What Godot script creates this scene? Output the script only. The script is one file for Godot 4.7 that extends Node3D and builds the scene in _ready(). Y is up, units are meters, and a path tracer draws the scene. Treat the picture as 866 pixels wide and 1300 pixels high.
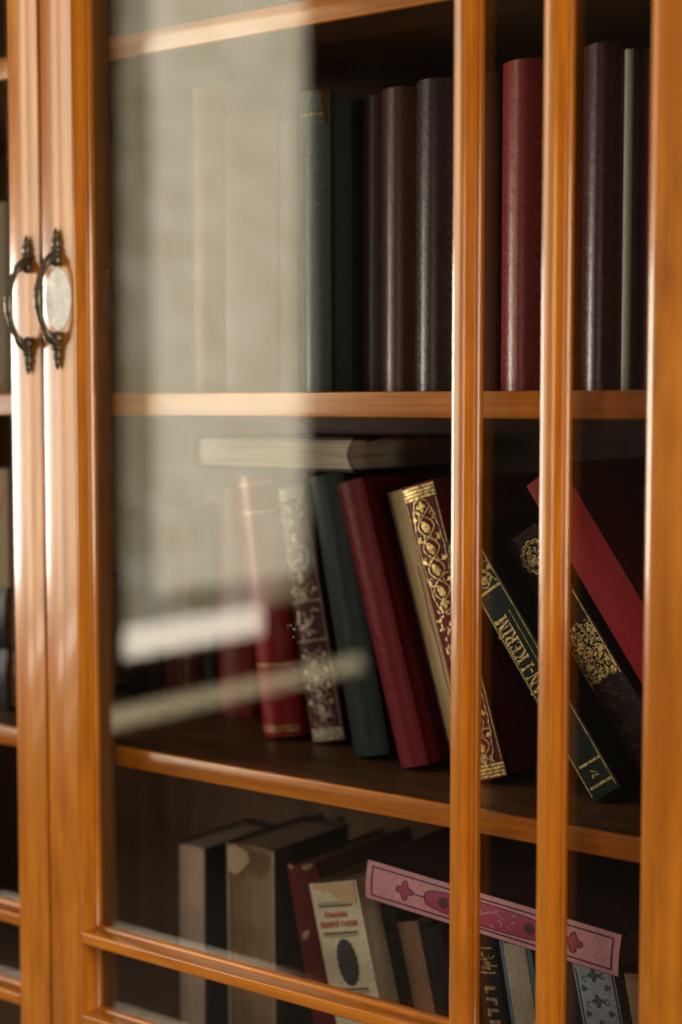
extends Node3D

const LEFT_WALL := -2.5
const FAR_WALL := 4.2
const EYE := Vector3(1.1751, 1.45, 1.1)
var rng := RandomNumberGenerator.new()
var names := {}
var M := {}

func _ready() -> void:
	rng.seed = 41
	camera_and_light()
	make_materials()
	make_setting()
	make_bookcase()
	make_upper_books()
	make_middle_books()
	make_lower_books()
	make_left_books()

# ------------------------------------------------------------------ camera and light
func camera_and_light() -> void:
	var cam := Camera3D.new()
	cam.name = "camera"
	var att := CameraAttributesPhysical.new()
	att.frustum_focal_length = 12.0 / tan(atan(0.325))
	att.frustum_focus_distance = 1.40
	att.exposure_aperture = 1.35
	att.frustum_near = 0.05
	att.frustum_far = 60.0
	cam.attributes = att
	cam.fov = rad_to_deg(2.0 * atan(0.325))
	cam.near = 0.05
	cam.far = 60.0
	cam.position = EYE
	cam.rotation = Vector3(deg_to_rad(-3.95), deg_to_rad(36.2), 0)
	add_child(cam)
	cam.current = true
	var we := WorldEnvironment.new()
	we.name = "environment"
	var e := Environment.new()
	e.background_mode = Environment.BG_COLOR
	e.background_color = Color(0.018, 0.016, 0.013).linear_to_srgb()
	e.tonemap_mode = Environment.TONE_MAPPER_LINEAR
	e.tonemap_exposure = 1.0
	e.sdfgi_enabled = true
	e.ssao_enabled = true
	e.ssil_enabled = true
	we.environment = e
	add_child(we)

func window_light(called: String, at: Vector3, turn: float, size: Vector2, energy: float, col: Color) -> AreaLight3D:
	var l := AreaLight3D.new()
	l.name = called
	l.area_size = size
	l.area_normalize_energy = false
	l.light_energy = energy
	l.light_color = col
	l.shadow_enabled = true
	l.area_range = 12.0
	l.area_attenuation = 2.0
	l.position = at
	l.rotation.y = turn
	add_child(l)
	return l

# ------------------------------------------------------------------ naming
func numbered(called: String) -> String:
	if not names.has(called):
		names[called] = 0
		return called
	names[called] += 1
	return "%s_%03d" % [called, names[called]]

func thing(called: String, label: String, category: String, at := Vector3.ZERO, group := "") -> Node3D:
	var o := Node3D.new()
	o.name = numbered(called)
	add_child(o)
	o.position = at
	o.set_meta("label", label)
	o.set_meta("category", category)
	if group != "":
		o.set_meta("group", group)
	return o

func part(called: String, st: SurfaceTool, m: Material, parent: Node) -> MeshInstance3D:
	var o := MeshInstance3D.new()
	o.name = called
	o.mesh = st.commit()
	o.material_override = null
	for i in o.mesh.get_surface_count():
		o.mesh.surface_set_material(i, m)
	parent.add_child(o, true)
	return o

func mb() -> SurfaceTool:
	var st := SurfaceTool.new()
	st.begin(Mesh.PRIMITIVE_TRIANGLES)
	return st

# ------------------------------------------------------------------ geometry
func vert(st: SurfaceTool, p: Vector3, n: Vector3, uv: Vector2) -> void:
	st.set_normal(n)
	st.set_uv(uv)
	st.add_vertex(p)

func tri(st: SurfaceTool, p: Array, n: Array, uv: Array) -> void:
	var g: Vector3 = (p[1] - p[0]).cross(p[2] - p[0])
	var s: Vector3 = n[0] + n[1] + n[2]
	var order := [0, 2, 1] if g.dot(s) > 0.0 else [0, 1, 2]
	for k in order:
		vert(st, p[k], n[k], uv[k])

func quad(st: SurfaceTool, p: Array, n: Array, uv: Array) -> void:
	tri(st, [p[0], p[1], p[2]], [n[0], n[1], n[2]], [uv[0], uv[1], uv[2]])
	tri(st, [p[0], p[2], p[3]], [n[0], n[2], n[3]], [uv[0], uv[2], uv[3]])

# closed counter-clockwise outline in (A, B), drawn out along E
func extrude(st: SurfaceTool, pts: Array, o: Vector3, A: Vector3, B: Vector3, E: Vector3, caps := true, shift := 0.0) -> void:
	var n := pts.size()
	var en := []
	var area := 0.0
	for i in n:
		var a: Vector2 = pts[i]
		var b: Vector2 = pts[(i + 1) % n]
		area += a.x * b.y - b.x * a.y
	var sg := 1.0 if area > 0 else -1.0
	for i in n:
		var d: Vector2 = (pts[(i + 1) % n] - pts[i]).normalized()
		en.append(Vector2(d.y, -d.x) * sg)
	var u := shift
	var L := E.length()
	for i in n:
		var j := (i + 1) % n
		var na: Vector2 = en[i]
		var nb: Vector2 = en[i]
		var prev: Vector2 = en[(i + n - 1) % n]
		var nxt: Vector2 = en[j]
		if prev.dot(en[i]) > 0.72:
			na = (prev + en[i]).normalized()
		if nxt.dot(en[i]) > 0.72:
			nb = (nxt + en[i]).normalized()
		var pa: Vector2 = pts[i]
		var pb: Vector2 = pts[j]
		var l := pa.distance_to(pb)
		var P0 := o + A * pa.x + B * pa.y
		var P1 := o + A * pb.x + B * pb.y
		var N0 := (A * na.x + B * na.y).normalized()
		var N1 := (A * nb.x + B * nb.y).normalized()
		quad(st, [P0, P1, P1 + E, P0 + E], [N0, N1, N1, N0], [Vector2(u, shift), Vector2(u + l, shift), Vector2(u + l, shift + L), Vector2(u, shift + L)])
		u += l
	if not caps:
		return
	var flat := PackedVector2Array()
	for p in pts:
		flat.append(p)
	var idx := Geometry2D.triangulate_polygon(flat)
	var en_ := E.normalized()
	for k in range(0, idx.size(), 3):
		var p := []
		var q := []
		var uv := []
		for m in 3:
			var c: Vector2 = flat[idx[k + m]]
			p.append(o + A * c.x + B * c.y)
			q.append(o + A * c.x + B * c.y + E)
			uv.append(c + Vector2(shift, 0))
		tri(st, p, [-en_, -en_, -en_], uv)
		tri(st, q, [en_, en_, en_], uv)

# rectangle outline with each corner rounded: radii for (x0,y0) (x1,y0) (x1,y1) (x0,y1)
func round_rect(x0: float, y0: float, x1: float, y1: float, r: Array, seg := 5) -> Array:
	var out := []
	var cs := [[Vector2(x0, y0), PI], [Vector2(x1, y0), 1.5 * PI], [Vector2(x1, y1), 0.0], [Vector2(x0, y1), 0.5 * PI]]
	var dirs := [Vector2(1, 1), Vector2(-1, 1), Vector2(-1, -1), Vector2(1, -1)]
	for k in 4:
		var rr: float = r[k]
		var c: Vector2 = cs[k][0] + dirs[k] * rr
		if rr <= 0.0:
			out.append(cs[k][0])
			continue
		for i in seg + 1:
			var a: float = cs[k][1] + (PI / 2) * i / seg
			out.append(c + Vector2(cos(a), sin(a)) * rr)
	return out

# box with rounded long edges; the grain runs along its longest side
func slab(st: SurfaceTool, lo: Vector3, hi: Vector3, r := 0.002) -> void:
	var s := hi - lo
	var rr := minf(r, 0.45 * minf(s.x, minf(s.y, s.z)))
	var rs := [rr, rr, rr, rr]
	var shift := rng.randf() * 3.0
	if s.x >= s.y and s.x >= s.z:
		extrude(st, round_rect(lo.y, lo.z, hi.y, hi.z, rs, 3), Vector3(lo.x, 0, 0), Vector3(0, 1, 0), Vector3(0, 0, 1), Vector3(s.x, 0, 0), true, shift)
	elif s.y >= s.z:
		extrude(st, round_rect(lo.x, lo.z, hi.x, hi.z, rs, 3), Vector3(0, lo.y, 0), Vector3(1, 0, 0), Vector3(0, 0, 1), Vector3(0, s.y, 0), true, shift)
	else:
		extrude(st, round_rect(lo.x, lo.y, hi.x, hi.y, rs, 3), Vector3(0, 0, lo.z), Vector3(1, 0, 0), Vector3(0, 1, 0), Vector3(0, 0, s.z), true, shift)

func box_part(called: String, lo: Vector3, hi: Vector3, m: Material, parent: Node, r := 0.002) -> MeshInstance3D:
	var st := mb()
	slab(st, lo, hi, r)
	return part(called, st, m, parent)

# tube along points with a radius at each; squash flattens it along z
func tube(st: SurfaceTool, pts: Array, rad: Array, sides := 12) -> void:
	var rings := []
	var norms := []
	var n := pts.size()
	for i in n:
		var t: Vector3 = (pts[mini(i + 1, n - 1)] - pts[maxi(i - 1, 0)]).normalized()
		var a := t.cross(Vector3(1, 0, 0)).normalized()
		var b := Vector3(1, 0, 0)
		var slope: float = (rad[mini(i + 1, n - 1)] - rad[maxi(i - 1, 0)]) / maxf(pts[mini(i + 1, n - 1)].distance_to(pts[maxi(i - 1, 0)]), 1e-6)
		var ring := []
		var nn := []
		for k in sides:
			var an := TAU * k / sides
			var d := a * cos(an) + b * sin(an)
			ring.append(pts[i] + d * rad[i])
			nn.append((d - t * slope).normalized())
		rings.append(ring)
		norms.append(nn)
	for i in n - 1:
		for k in sides:
			var k2 := (k + 1) % sides
			quad(st, [rings[i][k], rings[i][k2], rings[i + 1][k2], rings[i + 1][k]], [norms[i][k], norms[i][k2], norms[i + 1][k2], norms[i + 1][k]], [Vector2(0, 0), Vector2(0.01, 0), Vector2(0.01, 0.01), Vector2(0, 0.01)])

# ------------------------------------------------------------------ materials
func lin(r: float, g: float, b: float) -> Color:
	return Color(r, g, b).linear_to_srgb()

func noise(seed_: int, f: float, oct := 3) -> FastNoiseLite:
	var n := FastNoiseLite.new()
	n.seed = seed_
	n.noise_type = FastNoiseLite.TYPE_SIMPLEX_SMOOTH
	n.frequency = f
	n.fractal_octaves = oct
	return n

func tex(im: Image) -> ImageTexture:
	return ImageTexture.create_from_image(im)

# varnished wood: 0.25 m across the grain, 1 m along it
func wood_images(seed_: int, c0: Color, c1: Color, c2: Color) -> Array:
	var W := 384
	var H := 768
	var im := Image.create(W, H, false, Image.FORMAT_RGB8)
	var bump := Image.create(W, H, false, Image.FORMAT_L8)
	var broad := noise(seed_, 1.0, 2)
	var fine := noise(seed_ + 1, 1.0, 3)
	var pore := noise(seed_ + 2, 1.0, 2)
	for y in H:
		for x in W:
			var u := float(x) / W
			var v := float(y) / H
			# wrap both ways by walking round two circles
			var cu := cos(TAU * u)
			var su := sin(TAU * u)
			var cv := cos(TAU * v)
			var b := broad.get_noise_3d(cu * 1.6, su * 1.6, cv * 0.5 + 3.0 + 0.3 * sin(TAU * v))
			var f := fine.get_noise_3d(cu * 9.0 + b, su * 9.0, cv * 0.55 + 0.2 * sin(TAU * v))
			var p := pore.get_noise_3d(cu * 34.0, su * 34.0, cv * 3.2 + 1.7 * sin(TAU * v * 2.0))
			var mot := fine.get_noise_3d(cu * 2.4 + 7.0, su * 2.4, 11.0 + cv * 1.5 + 1.1 * sin(TAU * v))
			var t := clampf(0.5 + 0.55 * b + 0.28 * f + 0.50 * mot, 0.0, 1.0)
			var c := c0.lerp(c1, t)
			var d := clampf((p - 0.22) * 3.0, 0.0, 1.0)
			c = c.lerp(c2, d * 0.42)
			im.set_pixel(x, y, c.linear_to_srgb())
			bump.set_pixel(x, y, Color(1, 1, 1) * (0.75 - 0.5 * d + 0.18 * f))
	return [tex(im), tex(bump)]

func leather_bump() -> ImageTexture:
	var S := 256
	var im := Image.create(S, S, false, Image.FORMAT_L8)
	var a := FastNoiseLite.new()
	a.seed = 9
	a.noise_type = FastNoiseLite.TYPE_CELLULAR
	a.frequency = 0.11
	a.cellular_return_type = FastNoiseLite.RETURN_DISTANCE2_SUB
	var b := noise(5, 0.02, 3)
	for y in S:
		for x in S:
			var v := a.get_noise_2d(x, y) * 0.35 + b.get_noise_2d(x, y) * 0.5 + 0.6
			im.set_pixel(x, y, Color(1, 1, 1) * clampf(v, 0, 1))
	return tex(im)

func patchy(seed_: int, lo: float, hi: float) -> ImageTexture:
	var S := 256
	var im := Image.create(S, S, false, Image.FORMAT_L8)
	var a := noise(seed_, 0.025, 4)
	for y in S:
		for x in S:
			im.set_pixel(x, y, Color(1, 1, 1) * lerpf(lo, hi, clampf(0.5 + 0.8 * a.get_noise_2d(x, y), 0, 1)))
	return tex(im)

# uneven glow put into the side window panes: soft cream and olive mottling
func mottle_image() -> ImageTexture:
	var W := 96
	var H := 192
	var im := Image.create(W, H, false, Image.FORMAT_RGB8)
	var a := noise(31, 0.030, 3)
	for y in H:
		for x in W:
			var t := clampf(0.5 + 0.9 * a.get_noise_2d(x, y), 0, 1)
			im.set_pixel(x, y, Color(0.58, 0.52, 0.32).lerp(Color(1.0, 0.96, 0.90), t).linear_to_srgb())
	return tex(im)

func page_image(seed_: int) -> ImageTexture:
	var W := 256
	var H := 256
	var im := Image.create(W, H, false, Image.FORMAT_RGB8)
	var r := RandomNumberGenerator.new()
	r.seed = seed_
	var st := noise(seed_, 0.012, 4)
	var row := []
	for x in W:
		row.append(0.80 + 0.20 * r.randf() - (0.22 if r.randf() < 0.08 else 0.0))
	for y in H:
		for x in W:
			var v: float = row[x] * (0.93 + 0.14 * st.get_noise_2d(x * 3.0, y))
			v = clampf(v, 0, 1)
			im.set_pixel(x, y, Color(v, v * 0.985, v * 0.96))
	return tex(im)

func make_wood(seed_: int, c0: Color, c1: Color, c2: Color, rough: float, coat: float, coat_rough: float, spec := 0.62) -> StandardMaterial3D:
	var t := wood_images(seed_, c0, c1, c2)
	var m := StandardMaterial3D.new()
	m.albedo_texture = t[0]
	m.uv1_scale = Vector3(4.0, 1.0, 1.0)
	m.roughness = rough
	m.metallic_specular = spec
	m.heightmap_enabled = true
	m.heightmap_texture = t[1]
	m.heightmap_scale = 0.0015
	m.clearcoat_enabled = true
	m.clearcoat = coat
	m.clearcoat_roughness = coat_rough
	return m

func plain(c: Color, rough: float, metal := 0.0) -> StandardMaterial3D:
	var m := StandardMaterial3D.new()
	m.albedo_color = c.linear_to_srgb()
	m.roughness = rough
	m.metallic = metal
	return m

func leather(c: Color, rough := 0.42, relief := 0.02, shine := 0.28) -> StandardMaterial3D:
	var m := plain(Color(c.r * 0.72, c.g * 0.72, c.b * 0.72), rough)
	m.uv1_triplanar = true
	m.uv1_scale = Vector3(22, 22, 22)
	m.metallic_specular = shine
	m.albedo_texture = M.patch
	m.roughness_texture = M.patch_rough
	m.roughness_texture_channel = BaseMaterial3D.TEXTURE_CHANNEL_RED
	m.heightmap_enabled = true
	m.heightmap_texture = M.leather_bump
	m.heightmap_scale = relief
	return m

# rubbed gilding: flecks of it are dulled or gone
func worn(c: Color, rough: float, metal: float) -> StandardMaterial3D:
	var m := plain(c, rough, metal)
	m.albedo_texture = M.rub
	m.uv1_triplanar = true
	m.uv1_scale = Vector3(30, 30, 30)
	return m

func pages(c: Color, rough := 0.8) -> StandardMaterial3D:
	var m := plain(c, rough)
	m.albedo_texture = M.page_tex
	m.uv1_scale = Vector3(45.0, 5.0, 1.0)
	return m

func glow(c: Color, energy: float, t: Texture2D = null) -> StandardMaterial3D:
	var m := plain(Color(0.5, 0.5, 0.5), 0.9)
	m.emission_enabled = true
	m.emission = c.linear_to_srgb()
	m.emission_energy_multiplier = energy
	if t:
		m.emission_texture = t
		m.emission_operator = BaseMaterial3D.EMISSION_OP_MULTIPLY
	return m

func make_materials() -> void:
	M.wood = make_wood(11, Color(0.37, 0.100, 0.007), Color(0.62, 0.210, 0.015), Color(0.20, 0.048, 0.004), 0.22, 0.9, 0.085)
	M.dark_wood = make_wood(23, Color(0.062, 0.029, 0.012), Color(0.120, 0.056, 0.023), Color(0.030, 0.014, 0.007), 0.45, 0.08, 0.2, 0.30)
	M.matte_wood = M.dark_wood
	M.patch = patchy(3, 0.86, 1.0)
	M.patch_rough = patchy(8, 0.75, 1.0)
	M.leather_bump = leather_bump()
	M.page_tex = page_image(6)
	M.rub = patchy(17, 0.45, 1.2)
	M.pane_mottle = mottle_image()
	M.gold = worn(Color(0.95, 0.68, 0.28), 0.36, 0.7)
	M.pale_gold = worn(Color(0.56, 0.49, 0.36), 0.5, 0.3)
	M.dull_gold = worn(Color(0.62, 0.46, 0.18), 0.42, 0.55)
	M.bronze = plain(Color(0.135, 0.110, 0.078), 0.36, 0.6)
	M.bronze.uv1_triplanar = true
	M.bronze.uv1_scale = Vector3(30, 30, 30)
	M.bronze.albedo_texture = M.patch
	M.bronze.heightmap_enabled = true
	M.bronze.heightmap_texture = M.patch_rough
	M.bronze.heightmap_scale = 0.08
	M.added_oval = plain(Color(0.95, 0.94, 0.92), 0.10)  # white of the added plate behind the right handle
	M.added_oval.uv1_triplanar = true
	M.added_oval.uv1_scale = Vector3(16, 16, 16)
	M.added_oval.albedo_texture = M.patch
	var g := StandardMaterial3D.new()
	g.transparency = BaseMaterial3D.TRANSPARENCY_ALPHA
	g.albedo_color = Color(0.02, 0.025, 0.02, 0.0)
	g.roughness = 0.0
	g.metallic_specular = 0.5
	M.glass = g
	M.pages = pages(Color(0.74, 0.66, 0.50))
	M.white_pages = pages(Color(0.80, 0.75, 0.64))
	M.brown_pages = pages(Color(0.46, 0.30, 0.16))
	M.pink_pages = pages(Color(0.46, 0.32, 0.23))

# ------------------------------------------------------------------ the setting behind the camera that the glass mirrors, and added light sources
func structure(called: String, lo: Vector3, hi: Vector3, m: Material) -> void:
	var o := box_part(called, lo, hi, m, self, 0.0)
	o.set_meta("kind", "structure")

func make_setting() -> void:
	var wall := plain(Color(0.040, 0.030, 0.022), 0.9)
	wall.uv1_triplanar = true
	wall.albedo_texture = M.patch
	var fl := plain(Color(0.030, 0.018, 0.011), 0.8)
	fl.uv1_triplanar = true
	fl.albedo_texture = M.patch
	structure("floor", Vector3(LEFT_WALL - 0.2, -0.1, -0.6), Vector3(2.72, 0.0, FAR_WALL + 0.2), fl)
	structure("wall_left", Vector3(LEFT_WALL - 0.2, 0.0, -0.6), Vector3(LEFT_WALL, 3.3, 4.32), wall)
	var fr := plain(Color(0.25, 0.13, 0.06), 0.5)
	# side window, mirrored in the left half of the glass
	var x := LEFT_WALL
	var y0 := 0.60
	var y1 := 3.05
	var hh := y1 - y0
	for k in [[2.60, 3.58, "tall bright window in the side wall, mirrored in the big pane"], [2.15, 2.43, "narrow tall window in the side wall, mirrored in the varnished stiles"]]:
		var z0: float = k[0]
		var z1: float = k[1]
		var ww := z1 - z0
		var w := thing("side_window", k[2], "window", Vector3(x, y0, (z0 + z1) / 2))
		box_part("frame", Vector3(0.001, -0.04, -ww / 2 - 0.05), Vector3(0.05, 0.0, ww / 2 + 0.05), fr, w)
		box_part("frame", Vector3(0.001, hh, -ww / 2 - 0.05), Vector3(0.05, hh + 0.05, ww / 2 + 0.05), fr, w)
		box_part("frame", Vector3(0.001, 0.0, -ww / 2 - 0.05), Vector3(0.05, hh, -ww / 2), fr, w)
		box_part("frame", Vector3(0.001, 0.0, ww / 2), Vector3(0.05, hh, ww / 2 + 0.05), fr, w)
		box_part("glow_pane", Vector3(0.001, 0.105, -ww / 2), Vector3(0.012, hh, ww / 2), glow(Color(1.0, 0.93, 0.74), 2.2, M.pane_mottle), w, 0.0)
		box_part("sill_glow", Vector3(0.001, 0.0, -ww / 2), Vector3(0.012, 0.100, ww / 2 - (0.22 if z0 > 2.5 else 0.0)), glow(Color(1.0, 0.88, 0.70), 7.5), w, 0.0)  # bright sill put in as an added glowing strip
		window_light("side_window_light", Vector3(x + 0.055, 0.105 + (y0 + y1) / 2, (z0 + z1) / 2 + (0.07 if z0 > 2.5 else 0.0)), -PI / 2, Vector2(ww - (0.14 if z0 > 2.5 else 0.0), hh - 0.21), 0.85 if z0 > 2.5 else 1.2, lin(1.0, 0.90, 0.67))
	# an added glowing strip low on the wall, mirrored as the lower streak
	var lo := thing("added_low_glow", "added low yellowish glowing strip near the floor, mirrored as the lower streak", "window", Vector3(x, 0.375, 3.2))
	box_part("frame", Vector3(0.001, -0.03, -0.80), Vector3(0.03, 0.0, 0.80), fr, lo)
	box_part("frame", Vector3(0.001, 0.065, -0.80), Vector3(0.03, 0.085, 0.80), fr, lo)
	box_part("glow_pane", Vector3(0.001, 0.0, -0.80), Vector3(0.012, 0.065, 0.80), glow(Color(1.0, 0.82, 0.48), 2.6), lo, 0.0)
	# added side window, unseen, nearer the bookcase, whose light rakes across the spines from the left
	var n0 := 0.60
	var n1 := 1.75
	var m0 := 0.95
	var m1 := 1.85
	var nw := (n1 - n0) / 2
	var q := thing("added_near_window", "added unseen window in the side wall nearest the bookcase, lighting the spines from the left", "window", Vector3(x, m0, (n0 + n1) / 2))
	box_part("frame", Vector3(0.001, -0.05, -nw - 0.05), Vector3(0.05, 0.0, nw + 0.05), fr, q)
	box_part("frame", Vector3(0.001, m1 - m0, -nw - 0.05), Vector3(0.05, m1 - m0 + 0.05, nw + 0.05), fr, q)
	box_part("frame", Vector3(0.001, 0.0, -nw - 0.05), Vector3(0.05, m1 - m0, -nw), fr, q)
	box_part("frame", Vector3(0.001, 0.0, nw), Vector3(0.05, m1 - m0, nw + 0.05), fr, q)
	box_part("glow_pane", Vector3(0.001, 0.0, -nw), Vector3(0.012, m1 - m0, nw), glow(Color(1.0, 0.93, 0.80), 2.0), q, 0.0)
	window_light("added_near_light", Vector3(x + 0.055, (m0 + m1) / 2, (n0 + n1) / 2), -PI / 2, Vector2(n1 - n0, m1 - m0), 7.2, lin(1.0, 0.92, 0.78))
	# window in the right-hand wall: its light grazes the bookcase and falls on the right sides of the bars
	var X := 2.60
	var a0 := 0.22
	var a1 := 1.15
	var Y0 := 1.00
	var Y1 := 1.95
	var hw := (a1 - a0) / 2
	structure("wall_right", Vector3(X, 0.0, -0.6), Vector3(X + 0.12, 3.3, 4.32), wall)
	var v := thing("right_window", "daylight window in the right-hand wall, outside the picture", "window", Vector3(X, Y0, (a0 + a1) / 2))
	box_part("frame", Vector3(-0.05, -0.06, -hw - 0.06), Vector3(-0.001, 0.0, hw + 0.06), fr, v)
	box_part("frame", Vector3(-0.05, Y1 - Y0, -hw - 0.06), Vector3(-0.001, Y1 - Y0 + 0.06, hw + 0.06), fr, v)
	box_part("frame", Vector3(-0.05, 0.0, -hw - 0.06), Vector3(-0.001, Y1 - Y0, -hw), fr, v)
	box_part("frame", Vector3(-0.05, 0.0, hw), Vector3(-0.001, Y1 - Y0, hw + 0.06), fr, v)
	box_part("glow_pane", Vector3(-0.012, 0.0, -hw), Vector3(-0.001, Y1 - Y0, hw), glow(Color(1.0, 0.93, 0.80), 0.8), v, 0.0)
	window_light("right_window_light", Vector3(X - 0.055, (Y0 + Y1) / 2, (a0 + a1) / 2), PI / 2, Vector2(a1 - a0, Y1 - Y0), 4.9, lin(1.0, 0.88, 0.68))
	# added low window straight opposite, unseen, for fill light
	structure("wall_opposite", Vector3(LEFT_WALL, 0.0, 4.20), Vector3(X, 3.3, 4.32), wall)
	var u := thing("added_opposite_window", "added low wide window opposite the bookcase, for fill light", "window", Vector3(0.05, 1.00, 4.20))
	box_part("frame", Vector3(-0.86, -0.06, -0.05), Vector3(0.86, 0.0, -0.001), fr, u)
	box_part("frame", Vector3(-0.86, 1.0, -0.05), Vector3(0.86, 1.06, -0.001), fr, u)
	box_part("frame", Vector3(-0.86, 0.0, -0.05), Vector3(-0.80, 1.0, -0.001), fr, u)
	box_part("frame", Vector3(0.80, 0.0, -0.05), Vector3(0.86, 1.0, -0.001), fr, u)
	box_part("glow_pane", Vector3(-0.80, 0.0, -0.012), Vector3(0.80, 1.0, -0.001), glow(Color(1.0, 0.93, 0.80), 0.3), u, 0.0)
	window_light("added_opposite_light", Vector3(0.05, 1.50, 4.145), 0.0, Vector2(1.60, 1.0), 0.55, lin(1.0, 0.88, 0.68))
	# added ceiling lamp in front of the bookcase, unseen, for fill light
	structure("ceiling", Vector3(LEFT_WALL, 3.31, -0.6), Vector3(2.72, 3.40, FAR_WALL + 0.4), plain(Color(0.30, 0.28, 0.24), 0.9))
	var cl := thing("added_ceiling_lamp", "added wide flat ceiling lamp for fill light in front of the bookcase, outside the picture", "lamp", Vector3(0.20, 3.31, 1.60))
	box_part("added_lamp_housing", Vector3(-0.84, -0.05, -0.54), Vector3(0.84, -0.0005, 0.54), plain(Color(0.6, 0.6, 0.58), 0.5), cl)
	box_part("added_lamp_diffuser", Vector3(-0.8, -0.062, -0.5), Vector3(0.8, -0.0505, 0.5), glow(Color(1.0, 0.90, 0.72), 0.3), cl, 0.0)
	var al := window_light("added_ceiling_light", Vector3(0.20, 3.235, 1.60), 0.0, Vector2(1.6, 1.0), 0.22, lin(1.0, 0.88, 0.68))
	al.rotation = Vector3(-PI / 2, 0, 0)

# ------------------------------------------------------------------ bookcase
const TOP := 2.10
const BAR_1 := 0.9060
const BAR_2 := 0.8210
const DOOR_BOTTOM := 0.70
const SHELVES := [[1.8135, 0.022], [1.4600, 0.0225], [1.0985, 0.020], [0.7400, 0.021]]

# outlines in (x, z), counter-clockwise or not: extrude() takes either
func stile_outline(x0: float, x1: float, left_bead: bool, right_bead: bool, rl: float, rr: float, crown := 0.0) -> Array:
	var o := []
	var back := -0.026
	o.append(Vector2(x0 - (0.003 if left_bead else 0.0), back))
	o.append(Vector2(x1 + (0.003 if right_bead else 0.0), back))
	if right_bead:
		o.append_array([Vector2(x1 + 0.003, -0.0205), Vector2(x1 + 0.0024, -0.0192), Vector2(x1 + 0.001, -0.0185), Vector2(x1, -0.0185)])
	for i in 6:
		var a := (PI / 2) * i / 5
		o.append(Vector2(x1 - rr + rr * cos(a), -rr + rr * sin(a)))
	var drop := 0.0
	if crown > 0.0:
		# the face of a bar falls away a little towards its left edge, shaped to catch a highlight
		var span := x1 - rr - (x0 + rl)
		for i in 6:
			drop += span / 6.0 * tan(deg_to_rad(crown * (i + 0.5) / 6.0))
			o.append(Vector2(x1 - rr - span * (i + 1) / 6.0, -drop))
	for i in 6:
		var a := PI / 2 + deg_to_rad(crown) + (PI / 2 - deg_to_rad(crown)) * i / 5
		if i > 0 or crown == 0.0:
			o.append(Vector2(x0 + rl + rl * cos(a), -rl - drop + rl * sin(a)))
	if left_bead:
		o.append_array([Vector2(x0, -0.0185), Vector2(x0 - 0.001, -0.0185), Vector2(x0 - 0.0024, -0.0192), Vector2(x0 - 0.003, -0.0205)])
	return o

func upright(called: String, outline: Array, y0: float, y1: float, parent: Node) -> void:
	var st := mb()
	extrude(st, outline, Vector3(0, y0, 0), Vector3(1, 0, 0), Vector3(0, 0, 1), Vector3(0, y1 - y0, 0), true, rng.randf() * 2.0)
	part(called, st, M.wood, parent)

# the same section lying: bar from x0 to x1, between heights y0 and y1
func crossbar(called: String, y0: float, y1: float, x0: float, x1: float, up_bead: bool, low_bead: bool, r: float, parent: Node) -> void:
	var st := mb()
	extrude(st, stile_outline(y0, y1, low_bead, up_bead, r, r), Vector3(x0, 0, 0), Vector3(0, 1, 0), Vector3(0, 0, 1), Vector3(x1 - x0, 0, 0), true, rng.randf() * 2.0)
	part(called, st, M.wood, parent)

func make_handle(at: Vector3, parent: Node) -> void:
	var st := mb()
	var pts := []
	var rad := []
	for i in 33:
		var t := -1.0 + 2.0 * i / 32.0
		pts.append(at + Vector3(0, 0.0430 * t, 0.0055 + 0.0225 * pow(maxf(1.0 - t * t, 0.0), 0.75)))
		var r := 0.0027 + 0.0016 * (1.0 - absf(t)) * (1.0 - absf(t))
		if absf(absf(t) - 0.16) < 0.05:
			r += 0.0006
		if absf(t) < 0.05:
			r += 0.0007
		if absf(t) > 0.80:
			r += 0.0016
		rad.append(r)
	tube(st, pts, rad, 14)
	for s in [-1.0, 1.0]:
		var q := []
		var rr := []
		var prof := [[0.0315, 0.0010], [0.0330, 0.0040], [0.0355, 0.0052], [0.0390, 0.0056], [0.0420, 0.0046], [0.0435, 0.0030], [0.0450, 0.0036], [0.0465, 0.0052], [0.0485, 0.0056], [0.0505, 0.0044], [0.0515, 0.0034], [0.0530, 0.0040], [0.0560, 0.0044], [0.0590, 0.0036], [0.0605, 0.0026], [0.0618, 0.0031], [0.0635, 0.0028], [0.0670, 0.0015], [0.0700, 0.0003]]
		for p in prof:
			q.append(at + Vector3(0, s * p[0], 0.0030))
			rr.append(p[1] * 1.12)
		tube(st, q, rr, 14)
	part("handle", st, M.bronze, parent)

func ellipse_plate(called: String, at: Vector3, a: float, b: float, th: float, m: Material, parent: Node) -> void:
	var o := []
	for i in 40:
		var t := TAU * i / 40
		o.append(Vector2(cos(t) * a, sin(t) * b))
	var st := mb()
	extrude(st, o, at, Vector3(1, 0, 0), Vector3(0, 1, 0), Vector3(0, 0, th))
	part(called, st, m, parent)

func pane(x0: float, x1: float, y0: float, y1: float, parent: Node) -> void:
	box_part("pane", Vector3(x0, y0, -0.0245), Vector3(x1, y1, -0.0215), M.glass, parent, 0.0)

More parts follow.
